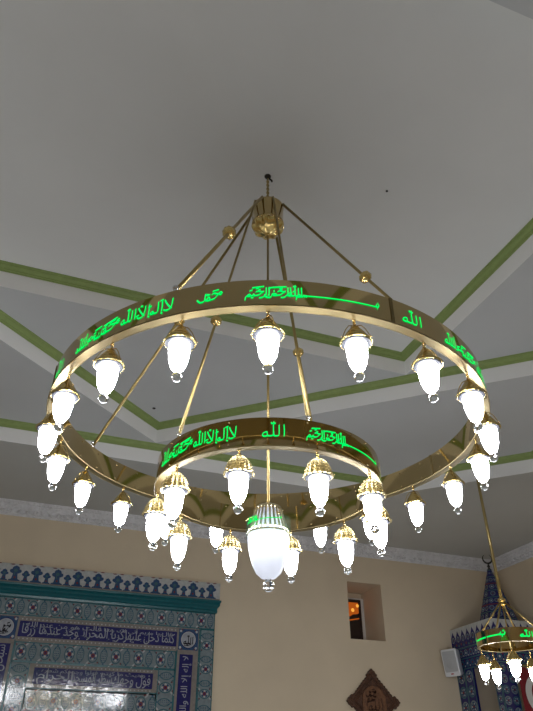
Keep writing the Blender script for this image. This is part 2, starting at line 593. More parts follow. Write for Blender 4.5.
def make_lamp(kind):
    """a pendant lamp, coordinates relative to its hook; returns the cap object with its sub-parts"""
    k = U
    mb = MB()
    if kind == 'smooth':
        prof = [(.0, -.028), (.007, -.030), (.010, -.036), (.016, -.041), (.019, -.048), (.029, -.061), (.032, -.066), (.040, -.078),
                (.043, -.086), (.047, -.092), (.048, -.097), (.057, -.102), (.0585, -.106), (.057, -.1095), (.047, -.110), (.044, -.100), (.0, -.060)]
        mb.lathe(prof, 32, k=k)
        cap = mb.build('lamp_cap', M['gold_hammer'])
    else:
        prof = [(.0, -.026), (.008, -.028)]
        N = 12
        for i in range(N + 1):
            t = i / N
            r = .012 + (.050 - .012) * math.sin(t * PI / 2) ** .9
            prof.append((r + (.0032 if i % 2 else -.0016), -.032 - .066 * t ** 1.25))
        prof += [(.056, -.101), (.0585, -.105), (.057, -.1095), (.047, -.110), (.044, -.100), (.0, -.060)]
        mb.lathe(prof, 54, k=k, lobes=18, amp=.065, smooth=False)
        cap = mb.build('lamp_cap', M['gold_basket'])
    # three thin scroll arms from the crown to the rim
    mb = MB()
    for j in range(3):
        a = 2 * PI * j / 3 + .4
        pts = [(.010, -.034), (.026, -.040), (.040, -.060), (.052, -.088), (.0575, -.100), (.062, -.099)]
        mb.tube([(r * k * math.cos(a), r * k * math.sin(a), z * k) for r, z in pts], .0019 * k, 6)
    mb.build('scroll_arm', M['gold'], cap)
    mb = MB()
    bead_chain(mb, 0.004 * k, -.030 * k, .0085 * k, .0022 * k)
    mb.build('chain_link', M['gold'], cap)
    mb = MB()
    mb.lathe([(.0368, -.1170), (.042, -.1158), (.048, -.1138), (.0525, -.1115), (.0525, -.1108), (.036, -.1112)], 28, k=k)
    mb.build('glass_lip', M['white_lip'], cap)
    mb = MB()
    mb.lathe([(.0372, -.110), (.0376, -.128), (.0366, -.150), (.0338, -.174), (.0286, -.197), (.0210, -.214), (.0125, -.223), (.0, -.2255)], 20, k=k)
    mb.build('glass_shade', M['lamp'], cap)
    mb = MB()
    mb.sphere((0, 0, -.2455 * k), .0190 * k, 20, 12)
    mb.lathe([(.009, -.222), (.009, -.230), (.006, -.2325)], 12, k=k)
    mb.build('glass_ball', M['crystal'], cap)
    return cap


def copy_tree(o, parent=None):
    c = o.copy()
    C.objects.link(c)
    c.parent = parent
    for ch in list(o.children):
        copy_tree(ch, c)
    return c


proto = {'smooth': make_lamp('smooth'), 'basket': make_lamp('basket')}
used = {'smooth': False, 'basket': False}


def hang_lamp(kind, parent, e, n, z, rot=0.0):
    o = proto[kind] if not used[kind] else copy_tree(proto[kind])
    used[kind] = True
    o.parent = parent
    o.location = P(e, n, z) - parent.location
    o.rotation_euler = (0, 0, rot)
    return o


# ------------------------------------------------------------------ brass ring with lettering
def ring_pt(R, deg, z, cx=0.0, cy=0.0):
    a = A0 + math.radians(deg)
    return P(cx + R * math.cos(a), cy + R * math.sin(a), z)


def make_ring(name, parent, Ro, Ri, z0, z1, cx, cy, segs, seams, edge=.006):
    mb = MB()
    c = P(cx, cy, 0)
    prof = [(Ro, z0), (Ro, z1), (Ri, z1), (Ri, z0)]
    vs = []
    for i in range(segs):
        a = 2 * PI * i / segs
        for r, z in prof:
            vs.append(P(cx + r * math.cos(a), cy + r * math.sin(a), z))
    fs, mi, sm = [], [], []
    for i in range(segs):
        j = (i + 1) % segs
        for q in range(4):
            mb_f = (i * 4 + q, j * 4 + q, j * 4 + (q + 1) % 4, i * 4 + (q + 1) % 4)
            fs.append((mb_f, 1 if q == 3 else 0))
    o = len(mb.v)
    mb.v += vs
    for f, m in fs:
        mb.f.append(f)
        mb.mi.append(m)
        mb.sm.append(False)
    # lower lip bead on both sides
    for r in (Ro + edge * .35, Ri - edge * .35):
        pts = [P(cx + r * math.cos(2 * PI * i / segs), cy + r * math.sin(2 * PI * i / segs), z0 + edge * .4) for i in range(segs)]
        mb.tube(pts, edge * .55 * U, 6, 1, closed=True)
    ob = mb.build(name, [M['gold_band'], M['gold_edge']], parent, parent.location)
    # smooth faces with sharp edges kept
    me = ob.data
    me.polygons.foreach_set('use_smooth', [True] * len(me.polygons))
    for e in me.edges:
        pass
    bm = bmesh.new()
    bm.from_mesh(me)
    for e in bm.edges:
        if len(e.link_faces) == 2 and e.calc_face_angle(0) > 0.7:
            e.smooth = False
    bm.to_mesh(me)
    bm.free()
    for s in seams:
        mb = MB()
        for r, w in ((Ro, .003), (Ri, -.003)):
            for da in (0,):
                h = math.degrees(.006 / Ro)
                a, b = ring_pt(r, s - h, z0 - .002, cx, cy), ring_pt(r, s + h, z0 - .002, cx, cy)
                c_, d = ring_pt(r + w, s - h, z0 - .002, cx, cy), ring_pt(r + w, s + h, z0 - .002, cx, cy)
                up = Vector((0, 0, (z1 - z0 + .003) * U))
                mb.add([a, b, d, c_, a + up, b + up, d + up, c_ + up], [(0, 1, 2, 3), (4, 5, 6, 7), (0, 1, 5, 4), (1, 2, 6, 5), (2, 3, 7, 6), (3, 0, 4, 7)])
        mb.build('seam_strip', M['gold_edge'], ob, parent.location)
    return ob


def rivets(parent_ob, origin, Ri, zs, step, cx=0, cy=0, r=.004):
    k = int(360 / step)
    first = None
    for i in range(k):
        for z in zs:
            p = ring_pt(Ri, i * step + step * .5, z, cx, cy) - Vector(origin)
            if first is None:
                mb = MB()
                mb.sphere((0, 0, 0), r * U, 8, 6)
                first = o = mb.build('rivet', M['gold_edge'], parent_ob)
            else:
                o = first.copy()
                C.objects.link(o)
            o.location = p


def rod(name, parent, a, b, r, mat='gold_rod'):
    mb = MB()
    mb.tube([a, b], r * U, 12)
    return mb.build(name, M[mat], parent, parent.location)


def knob(parent, p, d, r):
    """lobed brass rosette bead on a rod, axis along d"""
    mb = MB()
    prof = [(0, -.9), (.35, -.86), (.55, -.7), (.9, -.42), (1.0, -.1), (.92, .1), (1.0, .2), (.8, .55), (.45, .8), (.3, .95), (0, .95)]
    mb.lathe(prof, 40, (0, 0, 0), lobes=10, amp=.06, k=r * U)
    q = Vector((0, 0, 1)).rotation_difference(d.normalized()).to_matrix()
    mb.v = [q @ v + p for v in mb.v]
    return mb.build('rod_rosette', M['gold'], parent.parent or parent, (parent.parent or parent).location)


# ------------------------------------------------------------------ the large chandelier
ch = empty('chandelier', P(0, 0, 1.4), 'large brass chandelier of two lamp rings with green Arabic lettering, hung from the ceiling centre', 'chandelier')
O = ch.location

BZ0, BZ1 = 1.400, 1.520
outer = make_ring('outer_ring', ch, 1.03, 1.000, BZ0, BZ1, 0, 0, 160, [26.5 + 90 * k for k in range(4)])
SZ0, SZ1 = 1.108, 1.237
inner = make_ring('inner_ring', ch, .515, .490, SZ0, SZ1, 0, 0, 120, [-98, 82])
rivets(outer, O, .999, (BZ0 + .022, BZ1 - .018), 9)
rivets(inner, O, .489, (SZ0 + .02, SZ1 - .016), 18)
rivets(inner, O, .516, (SZ0 + .016, SZ1 - .012), 36)


def phrases(mb, R, lay, zs, nib, lift=.002):
    RR = R + lift
    z0, z1 = zs
    for what, a, b in lay:
        if what == 'shahada':
            ring_text(mb, RR, fit(SHAHADA, az(RR, a), az(RR, b), z0 - .004, z1 + .006), nib)
        elif what == 'muhammad':
            ring_text(mb, RR, fit(MUH, az(RR, a), az(RR, b), z0 + .008, z1 - .008), nib)
        elif what == 'allah':
            ring_text(mb, RR, fit(ALLAH, az(RR, a), az(RR, b), z0 + .004, z1 + .003), nib)
        elif what == 'bism':
            a0, a1, a2 = a, b[0], b[1]
            ring_text(mb, RR, fit(BISM_DENSE, az(RR, a0), az(RR, a1), z0 - .002, z1 + .002), nib)
            zl = z0 + (z1 - z0) * .32
            zr = z0 + (z1 - z0) * b[2]
            line = [(az(RR, a1 - .3), zl)] + [(az(RR, a1 + (a2 - a1) * t), zl + (zr - zl) * t) for t in (.2, .4, .6, .8, .96)]
            ring_text(mb, RR, [line], nib * .8, n=6)
            w = (z1 - z0) * .55
            ring_text(mb, RR, sh(BA_END, az(RR, a2), zr, w), nib)


mb = MB()
for k in range(4):
    d = 90 * k
    phrases(mb, 1.03, [('shahada', -48 + d, -19.7 + d), ('muhammad', -14.3 + d, -9.2 + d), ('bism', -4.5 + d, (7.8 + d, 23.2 + d, .42)), ('allah', 29.2 + d, 34.2 + d)],
            (1.430, 1.494), .0062)
t = mb.build('inscription', M['green_glow'], outer, O)
t['label'] = 'glowing green Arabic lettering'
mb = MB()
for d in (0, 180):
    phrases(mb, .515, [('shahada', -63 + d, -14.5 + d), ('allah', -2.4 + d, 7.2 + d), ('bism', 17.4 + d, (40 + d, 66 + d, .30)), ('muhammad', 78 + d, 92 + d)],
            (1.148, 1.214), .0056)
t = mb.build('inscription', M['green_glow'], inner, O)
t['label'] = 'glowing green Arabic lettering'

for k in range(20):
    a = A0 + math.radians(18 * k)
    R = 1.003
    hang_lamp('smooth', ch, R * math.cos(a), R * math.sin(a), BZ0, a + .3 * k)
for k in range(10):
    a = A0 + math.radians(36 * k - 13.1)
    R = .503
    hang_lamp('basket', ch, R * math.cos(a), R * math.sin(a), SZ0, a + .7 * k)

# hub under the ceiling: chain, drum, lobed bowl
mb = MB()
mb.lathe([(.0, 3.010), (.085, 3.008), (.098, 3.002), (.099, 2.992), (.096, 2.985), (.096, 2.865), (.099, 2.858), (.099, 2.848), (.094, 2.845), (.0, 2.845)], 48, P(0, 0, 0), k=U)
hub = mb.build('hub_drum', M['gold_band'], ch, O)
mb = MB()
prof = [(.094 * math.cos(t * PI / 2 / 10), 2.846 - .068 * math.sin(t * PI / 2 / 10)) for t in range(10)] + [(.012, 2.776), (.009, 2.765), (0, 2.762)]
mb.lathe(prof, 72, P(0, 0, 0), k=U, lobes=9, amp=.075)
mb.build('hub_bowl', M['gold'], ch, O)
mb = MB()
c0 = P(0, 0, 3.01)
bead_chain(mb, P(0, 0, 3.275).z, c0.z, .012 * U, .0036 * U)
mb.build('chain', M['gold_rod'], ch, O)
mb = MB()
mb.lathe([(.0, 3.30), (.022, 3.299), (.02, 3.292), (.008, 3.288), (.006, 3.27), (0, 3.268)], 16, P(0, 0, 0), k=U)
mb.tube([P(0, 0, 3.285), P(.018, .004, 3.283), P(.03, .004, 3.275), P(.03, .004, 3.265)], .006 * U, 8)
mb.build('ceiling_hook', M['steel_dark'], ch, O)
# centre stem
rod('centre_stem', ch, P(0, 0, 2.77), P(0, 0, 1.06), .0065)

for d, kt in ((-20, .5), (70, .5), (160, .5), (-110, .5)):
    a, b = ring_pt(.1, d, 3.0), ring_pt(1.012, d, BZ1 + .012)
    r = rod('support_rod', ch, a, b, .0085)
    knob(r, a.lerp(b, kt), b - a, .034)
    mb = MB()
    mb.tube([ring_pt(1.012, d, BZ1 - .002), ring_pt(1.012, d, BZ1 + .03)], .008 * U, 8)
    mb.sphere(ring_pt(1.012, d, BZ1 + .03), .012 * U, 10, 8)
    mb.tube([ring_pt(1.012, d - .9, BZ1 + .012), ring_pt(1.012, d + .9, BZ1 + .012)], .004 * U, 8)
    mb.build('rod_bracket', M['bright_metal'], r, O)
for d, kt in ((-50, .6), (19, None)):
    a, b = ring_pt(.1, d, 3.0), ring_pt(.503, d, SZ1 + .012)
    r = rod('support_rod', ch, a, b, .0068)
    if kt:
        knob(r, a.lerp(b, kt), b - a, .028)
    mb = MB()
    mb.tube([ring_pt(.503, d, SZ1 - .002), ring_pt(.503, d, SZ1 + .02)], .006 * U, 8)
    mb.sphere(ring_pt(.503, d, SZ1 + .02), .010 * U, 10, 8)
    mb.build('rod_bracket', M['bright_metal'], r, O)

# centre lamp: fluted cup, clear lettered collar, opal glass
mb = MB()
mb.lathe([(.0, 1.075), (.018, 1.072), (.022, 1.062), (.050, 1.056), (.059, 1.050), (.061, 1.040), (.057, 1.036), (0, 1.040)], 48, P(0, 0, 0), k=U)
for i in range(24):
    a = 2 * PI * i / 24
    pts = [(.060, 1.042), (.066, 1.010), (.074, .980), (.082, .950), (.0885, .928)]
    mb.tube([P(r_ * math.cos(a), r_ * math.sin(a), z_) for r_, z_ in pts], [.0042 * U, .0044 * U, .0048 * U, .0054 * U, .0058 * U], 8)
cup = mb.build('centre_lamp_cup', M['gold_cup'], ch, O)
mb = MB()
mb.lathe([(.0935, .924), (.0935, .931), (.086, .932)], 48, P(0, 0, 0), k=U)
mb.build('cup_rim', M['gold_edge'], cup, O)
mb = MB()
mb.lathe([(.1005, .918), (.1005, .992), (.0985, .992), (.0985, .918), (.1005, .918)], 48, P(0, 0, 0), k=U, smooth=False)
col = mb.build('clear_collar', M['acrylic'], cup, O)
mb = MB()
phrases(mb, .1015, [('bism', -62, (-26, 34, .62))], (.956, .984), .0042, .001)
t = mb.build('inscription', M['green_glow'], cup, O)
t['label'] = 'small glowing green Arabic lettering'
mb = MB()
mb.lathe([(.052, 1.038), (.060, 1.010), (.068, .980), (.076, .950), (.085, .931), (.0905, .924), (.0915, .908), (.0895, .875), (.083, .840), (.071, .795), (.054, .760), (.033, .740), (.012, .733), (0, .732)], 48, P(0, 0, 0), k=U)
mb.build('opal_glass_shade', M['opal'], ch, O)
mb = MB()
mb.sphere(P(0, 0, .890), .040 * U, 16, 10, 0, .8)
mb.build('bulb', M['bulb'], ch, O)
mb = MB()
mb.sphere(P(0, 0, .706), .0245 * U, 24, 14)
mb.lathe([(.012, .737), (.012, .728), (.008, .726)], 16, P(0, 0, 0), k=U)
mb.build('glass_ball', M['crystal'], ch, O)
for d in (30, 150, 270):
    a, b = ring_pt(.070, d, 1.01), ring_pt(.0985, d, .990)
    mb = MB()
    mb.tube([a, a.lerp(b, .5) + Vector((0, 0, .008)), b], .0025 * U, 6)
    mb.build('collar_arm', M['gold'], cup, O)

# ------------------------------------------------------------------ the small chandelier near the pulpit
sx, sy = 3.075, 2.21
c2 = empty('chandelier', P(sx, sy, 1.0), 'small single-ring brass chandelier with green lettering, hanging before the tiled pulpit', 'chandelier')
O2 = c2.location
r2 = make_ring('lamp_ring', c2, .275, .258, 1.0, 1.108, sx, sy, 72, [60, 180, 300], .004)
vd = math.degrees(math.atan2(-2.60127 - sy, -0.99399 - sx) - A0)
mb = MB()
RR = .277
for d in (vd, vd + 180):
    ln = [(az(RR, -72 + d + 6.6 * i), 1.046 + .012 * i / 9) for i in range(10)]
    items = [ln] + fit(BA_END, az(RR, -14 + d), az(RR, -5 + d), 1.04, 1.085) + fit(ALLAH, az(RR, 20 + d), az(RR, 43 + d), 1.035, 1.085) + fit(MUH, az(RR, 74 + d), az(RR, 96 + d), 1.03, 1.085)
    for q in stroke_quads(items, .011):
        mb.add([P(sx + RR * math.cos(A0 + x / RR), sy + RR * math.sin(A0 + x / RR), z) for x, z in q], [(0, 1, 2, 3)])
t = mb.build('inscription', M['green_glow'], r2, O2)
t['label'] = 'glowing green Arabic lettering'
rod('hanging_rod', c2, P(sx, sy, H2), P(sx, sy, 1.40), .014)
mb = MB()
mb.lathe([(0, 1.41), (.016, 1.405), (.03, 1.395), (.034, 1.38), (.026, 1.37), (.02, 1.36), (.03, 1.352), (.02, 1.338), (0, 1.334)], 24, P(sx, sy, 0), k=U, lobes=8, amp=.06)
mb.build('rod_hub', M['gold'], c2, O2)
mb = MB()
mb.lathe([(0, H2), (.04, H2), (.04, H2 - .02), (.02, H2 - .05), (.014, H2 - .055)], 20, P(sx, sy, 0), k=U)
mb.build('ceiling_rose', M['gold'], c2, O2)
for d in (-38, 52, 142, 232):
    rod('support_rod', c2, ring_pt(.02, d, 1.365, sx, sy), ring_pt(.266, d, 1.108, sx, sy), .0075)
rod('centre_stem', c2, P(sx, sy, 1.34), P(sx, sy, .985), .006)
for d in (-70, 2, 74, 146, 218):
    p = ring_pt(.262, d + vd, 0, sx, sy)
    hang_lamp('smooth', c2, p.x / U, p.y / U, .965, d)
    mb = MB()
    mb.tube([Vector((p.x, p.y, P(0, 0, 1.0).z)), Vector((p.x, p.y, P(0, 0, .965).z))], .003 * U, 6)
    mb.build('lamp_stem', M['gold'], c2, O2)
hang_lamp('basket', c2, sx, sy, .985)



# ------------------------------------------------------------------ Arabic text from the built-in font (joined letter forms)
def shape_arabic(s):
    NM = {}
    non = set('اأإآدذرزوؤةىء')
    out = []
    chars = [c for c in s]
    i = 0
    prev_joins = False
    while i < len(chars):
        c = chars[i]
        if c == ' ':
            out.append(' ')
            prev_joins = False
            i += 1
            continue
        nxt = chars[i + 1] if i + 1 < len(chars) else ' '
        if c == 'ل' and nxt in 'اأإ':
            nm = 'ARABIC LIGATURE LAM WITH ' + {'ا': 'ALEF', 'أ': 'ALEF WITH HAMZA ABOVE', 'إ': 'ALEF WITH HAMZA BELOW'}[nxt]
            out.append(unicodedata.lookup(nm + (' FINAL FORM' if prev_joins else ' ISOLATED FORM')))
            prev_joins = False
            i += 2
            continue
        nm = unicodedata.name(c)
        joins_next = c not in non and nxt != ' '
        form = ('MEDIAL' if joins_next else 'FINAL') if prev_joins else ('INITIAL' if joins_next else 'ISOLATED')
        try:
            out.append(unicodedata.lookup(nm + ' ' + form + ' FORM'))
        except KeyError:
            out.append(c)
        prev_joins = joins_next
        i += 1
    return ''.join(reversed(out))


def font_tris(s):
    """triangles of the text in its own plane, with its bounds"""
    cu = bpy.data.curves.new('lettering', 'FONT')
    cu.body = shape_arabic(s)
    cu.resolution_u = 2
    cu.space_character = .94
    o = bpy.data.objects.new('lettering', cu)
    C.objects.link(o)
    bpy.context.view_layer.update()
    me = o.to_mesh()
    vs = [tuple(v.co) for v in me.vertices]
    fs = [tuple(p.vertices) for p in me.polygons]
    o.to_mesh_clear()
    bpy.data.objects.remove(o)
    bpy.data.curves.remove(cu)
    return vs, fs


class Face:
    """a flat working surface: (u, v) in plan units -> world, proud of the surface by w"""
    def __init__(self, o, u, v, n):
        self.o, self.u, self.v, self.n = Vector(o), Vector(u), Vector(v), Vector(n)

    def __call__(self, u, v, w=0.0):
        q = self.o + self.u * u + self.v * v + self.n * w
        return P(q.x, q.y, q.z)


def fpoly(mb, F, pts, mat, layer):
    mb.add([F(x, y, .0006 + .0005 * layer) for x, y in pts], [tuple(range(len(pts)))], TI[mat])


def frect(mb, F, u0, u1, v0, v1, mat, layer):
    fpoly(mb, F, [(u0, v0), (u1, v0), (u1, v1), (u0, v1)], mat, layer)


def fdisc(mb, F, cx, cy, r, mat, layer, n=12, sy=1.0, rot=0):
    fpoly(mb, F, [(cx + r * math.cos(2 * PI * i / n + rot), cy + r * sy * math.sin(2 * PI * i / n + rot)) for i in range(n)], mat, layer)


def fleaf(mb, F, cx, cy, L, w, ang, mat, layer):
    c, s = math.cos(ang), math.sin(ang)
    pts = [(0, 0), (.3, .8), (.6, 1.0), (1, 0), (.6, -.6), (.3, -.7)]
    fpoly(mb, F, [(cx + c * x * L - s * y * w, cy + s * x * L + c * y * w) for x, y in pts], mat, layer)


def fstroke(mb, F, strokes, nib, mat, layer, n=4, ang=62):
    for q in stroke_quads(strokes, nib, n=n, ang=ang):
        fpoly(mb, F, q, mat, layer)


def ftext(mb, F, s, u0, u1, v0, v1, mat, layer, vertical=False):
    vs, fs = font_tris(s)
    if not vs:
        return
    xs, ys = [v[0] for v in vs], [v[1] for v in vs]
    ax, bx, ay, by = min(xs), max(xs), min(ys), max(ys)
    out = []
    for x, y, _ in vs:
        a, b = (x - ax) / (bx - ax), (y - ay) / (by - ay)
        if vertical:
            out.append(F(u1 - b * (u1 - u0), v0 + a * (v1 - v0), .0006 + .0005 * layer))
        else:
            out.append(F(u0 + a * (u1 - u0), v0 + b * (v1 - v0), .0006 + .0005 * layer))
    mb.add(out, fs, TI[mat])


def flower_module(mb, F, cx, cy, s, vert=False, flip=False):
    """one Iznik repeat: rosette with red heart in a vine ring, blossoms at the corners"""
    def R(x, y):
        return (cx + (-y if vert else x) * s, cy + (x if vert else y) * s)
    ringp = [R(.30 * math.cos(a), .40 * math.sin(a)) for a in [2 * PI * i / 14 for i in range(14)]]
    fpoly(mb, F, ringp, 't_turq', 2)
    fpoly(mb, F, [R(.24 * math.cos(a), .33 * math.sin(a)) for a in [2 * PI * i / 14 for i in range(14)]], 't_pale', 3)
    for i in range(8):
        a = 2 * PI * i / 8
        x, y = R(.17 * math.cos(a), .19 * math.sin(a))
        fdisc(mb, F, x, y, .062 * s, 't_blue' if i % 2 else 't_white', 4, 7)
    x, y = R(0, 0)
    fdisc(mb, F, x, y, .125 * s, 't_red', 5, 10)
    fdisc(mb, F, x, y, .05 * s, 't_cobalt', 6, 7)
    # white half-moon leaves and red tulips either side
    for sgn in (1, -1):
        x, y = R(.20 * sgn, .30 * sgn)
        fleaf(mb, F, x, y, .34 * s, .07 * s, (0.9 if sgn > 0 else 0.9 + PI) + (PI / 2 if vert else 0), 't_white', 7)
        x, y = R(.10 * sgn, .42 * sgn)
        fleaf(mb, F, x, y, .20 * s, .055 * s, (0.25 if sgn > 0 else .25 + PI) + (PI / 2 if vert else 0), 't_red', 8)
        x, y = R(-.30 * sgn, .36 * sgn)
        fdisc(mb, F, x, y, .05 * s, 't_red', 8, 6)
        x, y = R(-.24 * sgn, .28 * sgn)
        fleaf(mb, F, x, y, .26 * s, .05 * s, (2.4 if sgn > 0 else 2.4 + PI) + (PI / 2 if vert else 0), 't_teal', 7)
    # lattice cartouche half-way to the next rosette
    fpoly(mb, F, [R(.62 + .22 * math.cos(a), .40 * math.sin(a)) for a in [2 * PI * i / 12 for i in range(12)]], 't_turq', 2)
    fpoly(mb, F, [R(.62 + .17 * math.cos(a), .33 * math.sin(a)) for a in [2 * PI * i / 12 for i in range(12)]], 't_pale', 3)
    for i in range(-1, 2):
        for j in range(-2, 3):
            x, y = R(.62 + .09 * i, .12 * j)
            fdisc(mb, F, x, y, .034 * s, 't_blue' if (i + j) % 2 else 't_turq', 4, 5)
    for sy_ in (1, -1):
        x, y = R(.62, .43 * sy_)
        fdisc(mb, F, x, y, .05 * s, 't_blue', 5, 6)


def flower_strip(mb, F, u0, u1, v0, v1, vert=False, edge=True, pitch=.235):
    frect(mb, F, u0, u1, v0, v1, 't_white', 0)
    e = .012
    frect(mb, F, u0 + e, u1 - e, v0 + e, v1 - e, 't_pale', 1)
    L, wd = (v1 - v0, u1 - u0) if vert else (u1 - u0, v1 - v0)
    k = max(1, round(L / pitch))
    st = L / k
    s = min(wd * .98, st * .85)
    for i in range(k):
        t = (i + .30) * st
        if vert:
            flower_module(mb, F, (u0 + u1) / 2, v0 + t, s, True)
        else:
            flower_module(mb, F, u0 + t, (v0 + v1) / 2, s)
    if edge:
        for a in ((u0, u1, v0, v0 + .011), (u0, u1, v1 - .011, v1), (u0, u0 + .011, v0, v1), (u1 - .011, u1, v0, v1)):
            frect(mb, F, *a, 't_teal', 9)


def palmette(mb, F, cx, v0, h, w, layer=2):
    """crest palmette: flared foot, waist, three-lobed head"""
    half = [(.50, 0), (.47, .07), (.28, .12), (.22, .30), (.20, .46), (.34, .50), (.48, .56), (.50, .66), (.42, .73), (.30, .75), (.30, .84), (.20, .92), (.08, .95)]
    fpoly(mb, F, [(cx + x * w, v0 + y * h) for x, y in half] + [(cx, v0 + h)] + [(cx - x * w, v0 + y * h) for x, y in reversed(half)], 't_blue', layer)
    fdisc(mb, F, cx, v0 + h * .66, w * .16, 't_turq', layer + 1, 8)
    fdisc(mb, F, cx, v0 + h * .22, w * .10, 't_red', layer + 1, 6)
    fleaf(mb, F, cx - w * .08, v0 + h * .34, h * .22, w * .07, PI / 2, 't_turq', layer + 1)


def crest(mb, F, u0, u1, v0, v1, pitch, foot=True):
    frect(mb, F, u0, u1, v0, v1, 't_white', 0)
    H = v1 - v0
    frect(mb, F, u0, u1, v0, v0 + H * .13, 't_beige', 1)
    k = max(1, round((u1 - u0) / pitch))
    st = (u1 - u0) / k
    for i in range(k):
        c = u0 + (i + .5) * st
        palmette(mb, F, c, v0 + H * .13, H * .80, st * .56)
        if i < k - 1:
            palmette(mb, F, c + st / 2, v0 + H * .13, H * .58, st * .38)
        for s in (-1, 1):
            fleaf(mb, F, c + s * st * .06, v1 - H * .03, st * .26, H * .035, 0 if s > 0 else PI, 't_red', 2)


# ------------------------------------------------------------------ tiled mihrab panel on the back wall
EC = -.06
mh = empty('mihrab_panel', P(EC, HN, ZF), 'blue floral tiled prayer-niche panel with white Arabic bands on the beige back wall', 'tile panel')
OM = mh.location
DEP = .05
F = Face((EC, HN - DEP, 0), (1, 0, 0), (0, 0, 1), (0, -1, 0))
mb = MB()
mb.ubox(EC - 1.27, EC + 1.27, HN - DEP, HN - .001, ZF, 1.70, 0)
body = mb.build('tile_slab', [M['t_pale']], mh, OM)
tiles = [M[k] for k in TILE]
# crest and ledge
mb = MB()
mb.ubox(EC - 1.315, EC + 1.315, HN - DEP - .012, HN - .001, 1.80, 2.005, TI['t_white'])
FC = Face((EC, HN - DEP - .012, 0), (1, 0, 0), (0, 0, 1), (0, -1, 0))
crest(mb, FC, -1.315, 1.315, 1.80, 2.005, .22)
FS = Face((EC + 1.315, HN - DEP - .012, 0), (0, 1, 0), (0, 0, 1), (1, 0, 0))
mb.build('tile_crest', tiles, mh, OM)
mb = MB()
LED = [(0, 1.665), (.022, 1.668), (.026, 1.69), (.020, 1.705), (.030, 1.722), (.052, 1.740), (.058, 1.752), (.054, 1.766), (.070, 1.780), (.072, 1.800), (0.012, 1.803)]
X0, X1 = 1.27, 1.27
for (d0, z0), (d1, z1) in zip(LED, LED[1:]):
    n0, n1 = HN - DEP - d0, HN - DEP - d1
    a = [(EC - X0 - d0 * .7, n0, z0), (EC + X0 + d0 * .7, n0, z0), (EC + X0 + d1 * .7, n1, z1), (EC - X0 - d1 * .7, n1, z1)]
    mb.add([P(*q) for q in a], [(0, 1, 2, 3)], 0)
    for s in (-1, 1):
        mb.add([P(EC + s * (X0 + d0 * .7), n0, z0), P(EC + s * (X0 + d0 * .7), HN, z0), P(EC + s * (X0 + d1 * .7), HN, z1), P(EC + s * (X0 + d1 * .7), n1, z1)], [(0, 1, 2, 3)], 0)
mb.build('ledge_moulding', [M['t_teal']], mh, OM)
# outer flower border
VB = -.2
mb = MB()
flower_strip(mb, F, -1.27, 1.27, 1.488, 1.665)
flower_strip(mb, F, 1.105, 1.27, VB, 1.488, True)
flower_strip(mb, F, -1.27, -1.105, VB, 1.488, True)
mb.build('flower_border', tiles, mh, OM)
# framed band field
mb = MB()
frect(mb, F, -1.105, 1.105, VB, 1.488, 't_beige', 0)
for s in (-1, 1):
    for q in ((.845, .857, VB, 1.255), (1.093, 1.105, VB, 1.488)):
        a, b = sorted((q[0] * s, q[1] * s))
        frect(mb, F, a, b, q[2], q[3], 't_teal', 1)
mb.build('frame_strip', tiles, mh, OM)


def dots_border(mb, F, u0, u1, v0, v1, m, layer):
    k = int((u1 - u0) / .04)
    for i in range(k):
        for v in (v0, v1):
            fdisc(mb, F, u0 + (i + .5) * (u1 - u0) / k, v, .008, m, layer, 5)


def inscription(u0, u1, v0, v1, parts, name='inscription_band'):
    mb = MB()
    frect(mb, F, u0, u1, v0, v1, 't_cobalt', 2)
    dots_border(mb, F, u0, u1, v0 - .018, v1 + .018, 't_white', 2)
    rnd = random.Random(7)
    for i in range(int((u1 - u0) * 42)):     # small sprigs scattered behind the writing
        x, y = rnd.uniform(u0 + .015, u1 - .015), rnd.uniform(v0 + .012, v1 - .012)
        fdisc(mb, F, x, y, rnd.uniform(.004, .007), rnd.choice(['t_turq', 't_pale', 't_text']), 3, 5)
    b = mb.build(name, tiles, mh, OM)
    mb = MB()
    for txt, a, c, w0, w1 in parts:
        ftext(mb, F, txt, u0 + (u1 - u0) * a, u0 + (u1 - u0) * c, v0 + (v1 - v0) * w0, v0 + (v1 - v0) * w1, 't_text', 5)
    t = mb.build('lettering', tiles, b, OM)
    t['label'] = 'white Arabic lettering'
    return b


inscription(-.838, .838, 1.288, 1.440, [('كلما دخل عليها', .66, .985, .02, .86), ('زكريا المحراب', .34, .67, .02, .86), ('وجد عندها رزقا', .02, .36, .02, .86), ('قال يا مريم أنى لك هذا', .52, .97, .56, .98), ('قالت هو من عند الله', .04, .50, .56, .98)])
inscription(-.61, .61, .858, 1.008, [('فول وجهك', .64, .98, .02, .88), ('شطر المسجد', .31, .65, .02, .88), ('الحرام', .03, .32, .02, .88), ('وحيث ما كنتم', .55, .93, .60, .98), ('فولوا وجوهكم شطره', .06, .52, .60, .98)])
# side bands with upright lettering
for s, txt in ((-1, 'سبحان الله والحمد لله'), (1, 'لا إله إلا الله والله أكبر')):
    a, b = sorted((s * .885, s * 1.035))
    mb = MB()
    frect(mb, F, a, b, VB, 1.215, 't_cobalt', 2)
    o = mb.build('inscription_band', tiles, mh, OM)
    mb = MB()
    ftext(mb, F, txt, a + .012, b - .012, .45, 1.20, 't_text', 4, vertical=True)
    ftext(mb, F, txt, a + .012, b - .012, VB + .02, .43, 't_text', 4, vertical=True)
    t = mb.build('lettering', tiles, o, OM)
    t['label'] = 'white Arabic lettering'
